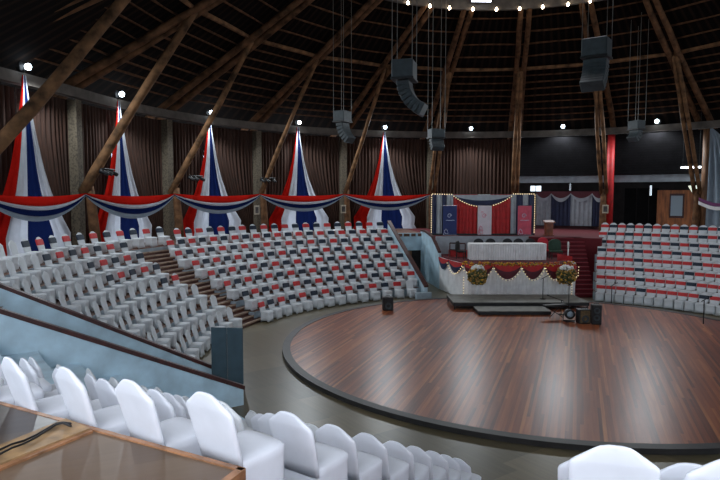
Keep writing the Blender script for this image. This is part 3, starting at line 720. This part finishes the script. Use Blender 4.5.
# swags of red and navy satin on the podium edge
pk = [0.0, .15, .305, .436, .562, .668, .765, .835]
PN = ['farthest along the blue wall', 'on the curved corner', 'above the first bouquet', 'below the near end of white table', 'below the middle of white table', 'below the far end of white table', 'beside the second bouquet']
for j in range(7):
    t = thing('podium_swag', f'red and navy satin swag on podium edge {PN[j]}', 'swag', (0, 0, 0), 0, 'satin swags along the podium edge')
    for nm, mm, b0, b1 in (('red_band', 'redcloth', .04, .42), ('navy_band', 'navycloth' if j < 2 else 'maroon', .42, .85)):
        def fn(u, v):
            s = pk[j]+(pk[j+1]-pk[j])*u; p, nn = fa(s); k = sin(PI*u)**.8; b = b0+(b1-b0)*v
            return p+nn*(.17+.07*k*sin(b*3))+Vector((0, 0, PH-b*(.16+.84*k)*(.78 if j < 2 else .95)))
        part(nm, MB().grid(fn, 18, 6), M[mm], t, True)
def string_light(name_label, pts, n, rad=.028):
    t = thing('string_light', name_label, 'string lights', (0, 0, 0), 0, 'strings of small warm lights')
    part('wire', MB().tube(pts, .008, 5), M['wire'], t)
    f, L = along([Vector(p) for p in pts])
    first = None
    for i in range(n):
        p, _ = f((i+.5)/n)
        if first is None:
            first = part('bulb', MB().lathe((0, 0, 0), [(.006, -rad), (rad*.8, -rad*.5), (rad, 0), (rad*.7, rad*.6), (.006, rad)], 6), M['fairy'], t, True); b = first
        else: b = first.copy(); C.objects.link(b); b.parent = t
        b.location = p+Vector((0, -.03, 0))
for j in range(1, 7):
    pts = []
    for q in range(13):
        u = q/12; s = pk[j]+(pk[j+1]-pk[j])*u; p, nn = fa(s); pts.append(p+nn*.3+Vector((0, 0, PH-.9*(.16+.84*sin(PI*u)**.8)*(.78 if j < 2 else .95))))
    string_light(f'string of small lights under podium swag {PN[j]}', pts, 12)
for px, nm in ((.318, 'below the first bouquet'), (.80, 'below the second bouquet')):
    p, nn = fa(px); string_light(f'vertical string of small lights on podium skirt {nm}', [p+nn*.3+Vector((0, 0, z)) for z in (1.3, .9, .5, .15)], 8)
# marigold garland along the podium edge
mb = MB()
for q in range(420):
    s = .29+.53*random.random(); p, nn = fa(s); c = p+nn*(.16+random.uniform(-.06, .06))+Vector((0, 0, PH+random.uniform(-.10, .10)))
    r = random.uniform(.025, .05); mb.lathe(c, [(r*.3, -r), (r, -.2*r), (r*.8, .5*r), (r*.2, .8*r)], 6, random.choice((0, 0, 1, 2)))
tag(mb.build('flower_garland', [M['yellow'], M['orange'], M['leaf']], None, True), 'marigold flower garland along top edge of podium', 'garland', None, 'stuff')
def bouquet(p, label):
    t = thing('bouquet', label, 'bouquet', p)
    part('pedestal', MB().lathe((0, 0, 0), [(.2, 0), (.2, .05), (.09, .1), (.08, .8), (.16, .98), (.16, 1.02)], 14), M['whitecloth'], t, True)
    for nm, mm, n, cen, rx, sz in (('foliage', 'leaf', 150, (0, 0, 1.45), .46, .075), ('dry_flowers', 'tan', 170, (0, 0, 1.45), .5, .06), ('yellow_flowers', 'yellow', 36, (0, -.05, 1.4), .48, .05), ('white_flowers', 'petal', 90, (0.02, 0, 1.82), .33, .07)):
        mb = MB()
        for q in range(n):
            v = Vector((random.gauss(0, 1), random.gauss(0, 1), random.gauss(0, 1))).normalized(); c = Vector(cen)+Vector((v.x*rx, v.y*rx, v.z*rx*(1 if nm != 'white_flowers' else .5)))*random.uniform(.75, 1.08); r = sz*random.uniform(.7, 1.4)
            mb.lathe(c, [(r*.2, -r), (r, -.1*r), (r*.7, .5*r), (r*.15, .7*r)], 6, mtx=Matrix.Translation(c) @ v.to_track_quat('Z', 'Y').to_matrix().to_4x4())
        part(nm, mb, M[mm], t, True)['kind'] = 'stuff'
bouquet((6.2, 31.5, 0), 'round dried flower bouquet on white pedestal at podium corner by exit')
bouquet((10.9, 31.5, 0), 'round flower bouquet with white crown on pedestal beside red stairs')
# long table
t = thing('head_table', 'long table under a white pleated cloth on podium', 'table', (8.42, 34.3, PH))
def fn(u, v):
    a = (u*2); L, W = 4.25, .9
    per = 2*(L+W); s = u*per
    pts = [Vector((-L/2, -W/2, 0)), Vector((L/2, -W/2, 0)), Vector((L/2, W/2, 0)), Vector((-L/2, W/2, 0)), Vector((-L/2, -W/2, 0))]
    f, _ = along(pts); p, nn = f(u); return p+nn*(.03+.02*sin(u*per*2*PI/.14))+Vector((0, 0, .92-.9*v))
part('skirt', MB().grid(fn, 400, 3), M['whitecloth'], t, True); part('tabletop', MB().bbox((0, 0, .92), (4.3, .95, .05), .02), M['whitecloth'], t)
# dark round-backed chairs behind the table
def back_chair(p, label, m, h=1.12, w=.27, rz=0, grp=None, name='armchair'):
    t = thing(name, label, 'chair', p, rz, grp)
    part('seat', MB().bbox((0, 0, .45), (w*1.9, .5, .1), .03), m, t)
    mb = MB(); rings = []
    for j in range(11):
        a = PI*j/10; rings.append([Vector((w*cos(a), y, h-w*.9+w*.9*sin(a))) for y in (.2, .28)])
    outl = [(w, .5)]+[(w*cos(PI*j/10), h-.25+.25*sin(PI*j/10)) for j in range(11)]+[(-w, .5)]
    mb.loft([[Vector((x*.95, .18, z)) for x, z in outl], [Vector((x, .2, z)) for x, z in outl], [Vector((x, .26, z)) for x, z in outl], [Vector((x*.95, .28, z)) for x, z in outl]])
    part('backrest', mb, m, t)
    for sx in (-1, 1):
        for sy in (-1, 1): part('leg', MB().tube([(sx*w*.85, sy*.22, 0), (sx*w*.8, sy*.2, .42)], .022, 6), M['black'], t)
for j, px in enumerate((479, 491, 508, 519, 531)):
    back_chair(((px-360)/600*35.9, 35.7, PH), f'black round-backed chair behind white table, {ORD[j+1]} from the exit side', M['black'], 1.1, .3, 0, 'black chairs behind the head table')
back_chair((5.85, 34.55, PH), 'black chair at end of white table beside red railing', M['black'], 1.05, .26, R_(60))
back_chair((10.85, 35.3, PH), 'red round-backed chair beside end of white table', M['redseat'], 1.2, .3)
back_chair((11.35, 34.6, PH), 'dark green round-backed chair at podium end by stairs', M['green'], 1.15, .36)
# red railing on the podium
t = thing('railing', 'dark red railing with two bays on podium by blue wall', 'railing', (0, 0, 0))
rp = [Vector((5.35, 35.6, PH)), Vector((5.75, 35.4, PH)), Vector((6.2, 35.2, PH))]
for p in rp: part('post', MB().tube([p, p+Vector((0, 0, .85))], .035, 8), M['rail'], t)
for z in (.45, .85): part('bar', MB().tube([rp[0]+Vector((0, 0, z)), rp[1]+Vector((0, 0, z)), rp[2]+Vector((0, 0, z))], .04, 8), M['rail'], t)
tag(MB().grid(lambda u, v: Vector((5.3+u*1.1, 35.75-.3*u+.02*sin(u*50), PH+.02+.42*v)), 20, 3).build('red_cloth', M['redcloth'], None, True), 'red cloth hung behind railing on podium', 'cloth')
tag(MB().grid(lambda u, v: Vector((10.9+.85*u, 33.0+.3*sin(u*3), PH+.05+.42*(1-v)*(1-.4*u)+.02*sin(u*40))), 20, 5).build('red_cloth', M['redcloth'], None, True), 'red cloth draped on podium corner above second bouquet', 'cloth')
t = thing('candle_stand', 'thin white candle stand at podium corner by red stairs', 'candle stand', (11.6, 33.3, PH))
part('pole', MB().tube([(0, 0, 0), (0, 0, .75)], .03, 8), M['whitecloth'], t, True); part('candle', MB().lathe((0, 0, .75), [(.05, 0), (.05, .3), (.02, .36)], 10), M['petal'], t, True)
# red stairs
mb = MB(); ns = 14
for j in range(ns):
    y0 = 33.1+j*.265; mb.box((12.42, (y0+37.2)/2, (j+1)*3.1/ns/2), (1.3+j*.09, 37.2-y0, (j+1)*3.1/ns))
    mb.box((12.42, y0+.0, (j+1)*3.1/ns-.02), (1.3+j*.09, .04, .03), mi=1)  # step edge in a paler red than the carpet
struct(mb.build('floor_stairs_podium', [M['redcarpet'], mat('pale_red_nosing', (156, 56, 66), .8, .1, 8)]))

# ------------------------------------------------------------------ backdrop
BY = 39.0; X = lambda px: (px-360)/600*BY; Z = lambda py: CAMZ-(py-195)/600*BY
t = thing('stage_backdrop', 'wide fabric backdrop in red white grey and navy stripes behind the podium', 'backdrop', (X(482), BY, 3.1))
def cloth(x0, x1, y0, y1, mm, nm, y=0, parent=None, o=None, ripple=.03):
    o = o or Vector(parent.location)
    def fn(u, v): return Vector((X(x0)+(X(x1)-X(x0))*u, BY+y+ripple*sin(u*(x1-x0)*1.6), Z(y0)+(Z(y1)-Z(y0))*v))-o
    return part(nm, MB().grid(fn, max(8, int((x1-x0)*4)), 2), M[mm], parent, True)
for x0, x1, mm, nm in ((431, 436.5, 'navycloth', 'navy_panel'), (436.5, 442, 'greycloth', 'grey_panel'), (442, 446.5, 'navycloth', 'navy_panel'), (446.5, 453, 'greycloth', 'grey_panel'), (453, 477.5, 'redcloth', 'red_panel'), (477.5, 490, 'whitecloth', 'white_panel'), (490, 510.5, 'redcloth', 'red_panel'), (510.5, 516, 'greycloth', 'grey_panel'), (516, 522.5, 'navycloth', 'navy_panel'), (522.5, 528, 'greycloth', 'grey_panel'), (528, 533.5, 'navycloth', 'navy_panel')):
    cloth(x0, x1, 194.5, 235, mm, nm, 0, t)
part('frame', MB().box((0, .12, 1.3), (6.7, .08, 2.7)), M['black'], t); part('base', MB().box((0, 0, .05), (6.8, .3, .1)), M['black'], t)
t2 = thing('backdrop_swag', 'grey and navy swag hung across top of backdrop', 'swag', (X(482), BY-.12, Z(194)))
for nm, mm, b0, b1 in (('grey_band', 'greycloth', 0, .5), ('navy_band', 'navycloth', .5, 1.0)):
    def fn(u, v): k = 4*u*(1-u); b = b0+(b1-b0)*v; return Vector((X(452)+(X(511)-X(452))*u, BY-.12-.08*k*sin(b*3), Z(194)-(.06+.72*b*k)-.1*b*(1-k)))-Vector(t2.location)
    part(nm, MB().grid(fn, 30, 5), M[mm], t2, True)
string_light('string of small lights along lower edge of backdrop swag', [(X(452)+(X(511)-X(452))*q/16, BY-.26, Z(194)-.1-.72*4*(q/16)*(1-q/16)) for q in range(17)], 26, .035)
string_light('string of small lights along top of backdrop, exit side', [(X(431), BY-.2, Z(194)), (X(452), BY-.2, Z(194.5))], 9, .035)
string_light('string of small lights along top of backdrop, stairs side', [(X(511), BY-.2, Z(194)), (X(533.5), BY-.2, Z(194))], 10, .035)
string_light('vertical string of small lights on backdrop edge beside stone column', [(X(431), BY-.2, Z(194)), (X(431), BY-.2, Z(233))], 17, .035)
string_light('vertical string of small lights on backdrop edge beside lectern', [(X(533.5), BY-.2, Z(194)), (X(533.5), BY-.2, Z(233))], 17, .035)
def banner(x0, x1, mm, label, marks, mk):
    t = thing('banner', label, 'banner', (X((x0+x1)/2), BY-.32, 3.1)); w = X(x1)-X(x0); h = Z(205.5)-3.1
    part('cloth', MB().bbox((0, 0, h/2+.03), (w, .02, h-.06), .004), M[mm], t); part('base', MB().box((0, 0, .025), (w+.06, .25, .05)), M['chrome'], t); part('top_bar', MB().tube([(-w/2-.02, 0, h), (w/2+.02, 0, h)], .02, 8), M['chrome'], t)
    mb = MB()
    for k in marks: mb.tube([(x*w, -.022, z*h) for x, z in k], .02, 5)
    part('emblem', mb, M[mk], t)
swirl = [(-.05+.16*cos(a)*(1-a/12), .66+.075*sin(a)*(1-a/14)) for a in [q*.5 for q in range(15)]]
line = [(-.3, .5), (-.2, .515), (-.1, .5), (0, .51), (.1, .5), (.2, .515), (.32, .505)]
corner = [(-.46, .02), (-.40, .15), (-.3, .22), (-.2, .17), (-.12, .06), (-.3, .05), (-.4, .12)]
banner(442.5, 456, 'navyban', 'navy standing banner with pale emblem before backdrop', [swirl, line, corner], 'whitemark')
banner(477, 490.5, 'whiteban', 'white standing banner with pink flourishes at centre of backdrop', [swirl, [(x, z+.28) for x, z in line][:3], corner, [(x, z+.1) for x, z in corner]], 'pinkmark')
banner(516.5, 530, 'pink', 'pink standing banner with pale emblem before backdrop', [swirl, line, corner], 'whitemark')
# lectern
t = thing('lectern', 'small brown wooden lectern behind red chair on rear platform', 'lectern', ((549-360)/600*38.6, 38.6, 3.1))
part('body', MB().loft([[Vector((sx*w, sy*.2, z)) for sx, sy in ((-1, -1), (1, -1), (1, 1), (-1, 1))] for z, w in ((0, .22), (.06, .2), (.8, .24))]), M['lectern'], t)
part('top', MB().box((0, 0, 0), (.66, .5, .05), mtx=Matrix.Translation((0, 0, .9)) @ Matrix.Rotation(R_(14), 4, 'X')), M['lectern'], t); part('base', MB().box((0, 0, .03), (.56, .5, .06)), M['lectern'], t)

# ------------------------------------------------------------------ low performing platform and gear
def platform(x0, x1, y0, y1, h, label):
    t = thing('platform', label, 'platform', ((x0+x1)/2, (y0+y1)/2, ST_H)); w, d = x1-x0, y1-y0
    part('deck', MB().bbox((0, 0, h-.02), (w, d, .04), .008), M['deck'], t); part('apron', MB().box((0, 0, h-.11), (w-.02, d-.02, .14)), M['black'], t)
    for sx in (-1, 1):
        for sy in (-1, 1): part('leg', MB().tube([(sx*(w/2-.08), sy*(d/2-.08), 0), (sx*(w/2-.08), sy*(d/2-.08), h-.08)], .035, 8), M['black'], t)
    for sy in (-1, 1): part('brace', MB().tube([(-w/2+.08, sy*(d/2-.08), .08), (w/2-.08, sy*(d/2-.08), .08)], .02, 6), M['black'], t)
platform(4.55, 11.2, 28.95, 31.3, .36, 'long low grey deck platform on legs before podium')
platform(5.5, 8.9, 27.55, 28.85, .2, 'lower dark step platform in front of long deck')
def mic(p, h, label, boom=.35, rz=0):
    t = thing('microphone_stand', label, 'microphone stand', p, rz)
    part('base', MB().lathe((0, 0, 0), [(.15, 0), (.15, .02), (.03, .04)], 14), M['black'], t, True); part('pole', MB().tube([(0, 0, .03), (0, 0, h)], .021, 6), M['black'], t, True)
    part('boom', MB().tube([(-.12, 0, h-.05), (boom, 0, h+.12)], .018, 6), M['black'], t, True); part('microphone', MB().lathe((0, 0, 0), [(.015, 0), (.02, .1), (.035, .13), (.03, .18), (.005, .2)], 10, mtx=Matrix.Translation((boom, 0, h+.12)) @ Matrix.Rotation(R_(70), 4, 'Y')), M['black'], t, True)
mic((9.2, 29.9, ST_H+.36), 1.05, 'microphone stand on deck platform, standing before white skirt', .2)
mic((9.95, 28.3, ST_H), 1.35, 'microphone stand on round floor before amplifier', .25, 2)
mic((9.4, 27.7, ST_H), .7, 'low boom microphone stand lying close to dark step', .5, 2.6)
mic((14.9, 25.7, 0), 1.15, 'microphone stand in front of far seats at edge of round floor', .15)
mic((13.0, 30.7, 0), 1.0, 'microphone stand before first covered chairs by red stairs', .12)
def cab(p, size, label, mfront, rz=0, cones=1, name='speaker'):
    t = thing(name, label, 'speaker', p, rz); w, d, h = size
    part('cabinet', MB().bbox((0, 0, h/2), (w, d, h), .02), M['black'], t); part('grille', MB().bbox((0, -d/2-.006, h/2), (w*.86, .02, h*.86), .008), mfront, t)
    for k in range(cones): part('cone', MB().lathe((0, 0, 0), [(.03, -.01), (w*.3, .02), (w*.33, .02), (w*.33, 0)], 16, mtx=Matrix.Translation((0, -d/2-.014, h*(.35+.36*k))) @ Matrix.Rotation(PI/2, 4, 'X')), M['speaker'], t, True)
    part('handle', MB().tube([(-.1, 0, h), (-.1, 0, h+.04), (.1, 0, h+.04), (.1, 0, h)], .012, 6), M['black'], t)
cab((1.35, 28.9, ST_H), (.5, .45, .66), 'black monitor speaker on round floor before covered chairs', M['black'], .1)
cab((9.75, 25.9, ST_H), (.5, .4, .62), 'brown fronted amplifier on round floor by dark tall speaker', M['amp'], .1, 1, 'amplifier')
cab((10.25, 25.75, ST_H), (.4, .45, .85), 'tall black speaker beside brown amplifier', M['black'], -.2, 2)
t = thing('stage_lamp', 'round stage lamp with pale lens beside amplifier', 'lamp', (9.25, 26.2, ST_H))
part('can', MB().lathe((0, 0, 0), [(.14, -.2), (.2, -.15), (.22, .12), (.2, .12)], 16, mtx=Matrix.Translation((0, 0, .34)) @ Matrix.Rotation(PI/2, 4, 'X')), M['black'], t, True)
part('lens', MB().lathe((0, 0, 0), [(.02, .03), (.1, .02), (.14, 0)], 14, mtx=Matrix.Translation((0, -.13, .34)) @ Matrix.Rotation(PI/2, 4, 'X')), M['frost'], t, True)
part('yoke', MB().tube([(-.26, 0, .36), (-.26, 0, .05), (.26, 0, .05), (.26, 0, .36)], .02, 6), M['black'], t); part('foot', MB().box((0, 0, .02), (.4, .35, .04)), M['black'], t)
t = thing('keyboard', 'black keyboard on crossed stand before dark step', 'keyboard', (8.9, 27.1, ST_H), .25)
part('body', MB().bbox((0, 0, .55), (1.1, .32, .09), .015), M['black'], t); part('keys', MB().box((0, -.06, .60), (1.0, .16, .015)), M['deck'], t)
for sx in (-1, 1): part('stand_leg', MB().tube([(sx*.35, -.12, .0), (-sx*.35, .12, .5)], .018, 6), M['black'], t)

# ------------------------------------------------------------------ hanging line arrays
def line_array(p, yaw, w, n, amax, label, zc, k=1.0, eh=.235):
    t = thing('line_array', label, 'hanging speaker', p, yaw, 'line arrays hung from the roof'); m = M['speaker']
    part('bumper', MB().bbox((0, 0, -.36*k), (w, .85*k, .7*k), .03), m, t)
    part('bumper_frame', MB().box((0, 0, -.74*k), (w*1.06, .92*k, .07)), M['black'], t)
    q = Vector((0, .0, -.82*k)); a = R_(6)
    for j in range(n):
        h = eh*k; dirv = Vector((0, -sin(a), -cos(a))); c = q+dirv*h/2
        T = Matrix.Translation(c) @ Matrix.Rotation(-a, 4, 'X')
        part('element', MB().bbox((0, 0, 0), (w*.92, .5*k, h*.94), .02, mtx=T), m, t)
        q = q+dirv*h; a += R_(amax/n)
    for sx in (-1, 1):
        for sy in (-1, 1): part('cable', MB().tube([(sx*w*.48, sy*.4*k, -.05), (sx*w*.48, sy*.4*k, zc-p[2])], .014, 5), M['cable'], t)
# +Y of an array is the way it faces; its tail curls to -Y
line_array((1.6, 22.0, 10.5), R_(75), .95, 8, 66, 'large grey line array nearest brown curtains, its tail curling to podium', 17.3, .9, .185)
line_array((8.5, 22.0, 11.28), R_(-36), .88, 8, 44, 'large grey line array hanging above podium', 18.3, .9, .16)
line_array((-.95, 33.0, 10.25), R_(60), .85, 6, 55, 'smaller grey line array hanging before fourth tricolour drape', 17.0, .8)
line_array((4.4, 35.0, 9.5), R_(20), .85, 4, 50, 'smaller grey line array hanging at backdrop corner', 17.0, .7)
line_array((16.4, 36.0, 10.1), R_(-70), .8, 4, 60, 'smaller grey line array hanging beside red column', 17.0, .7)

# ------------------------------------------------------------------ light
w = bpy.data.worlds.new('world'); sc.world = w; w.use_nodes = True
bg = w.node_tree.nodes['Background']; bg.inputs[0].default_value = (.87, .91, 1.0, 1); bg.inputs[1].default_value = 3.6
l = bpy.data.lights.new('added_fill', 'AREA'); l.shape = 'DISK'; l.size = 9; l.energy = 700; l.color = (.98, .96, 1.0)  # unseen overhead area lamp, added to raise the hall's general brightness
lo = bpy.data.objects.new('added_fill', l); C.objects.link(lo); lo.location = (WC[0], WC[1], 19.2)
sc.view_settings.view_transform = 'Standard'; sc.view_settings.look = 'None'; sc.view_settings.exposure = -.2; sc.view_settings.gamma = 1; sc.view_settings.use_curve_mapping = False
sc.cycles.sample_clamp_indirect = 4
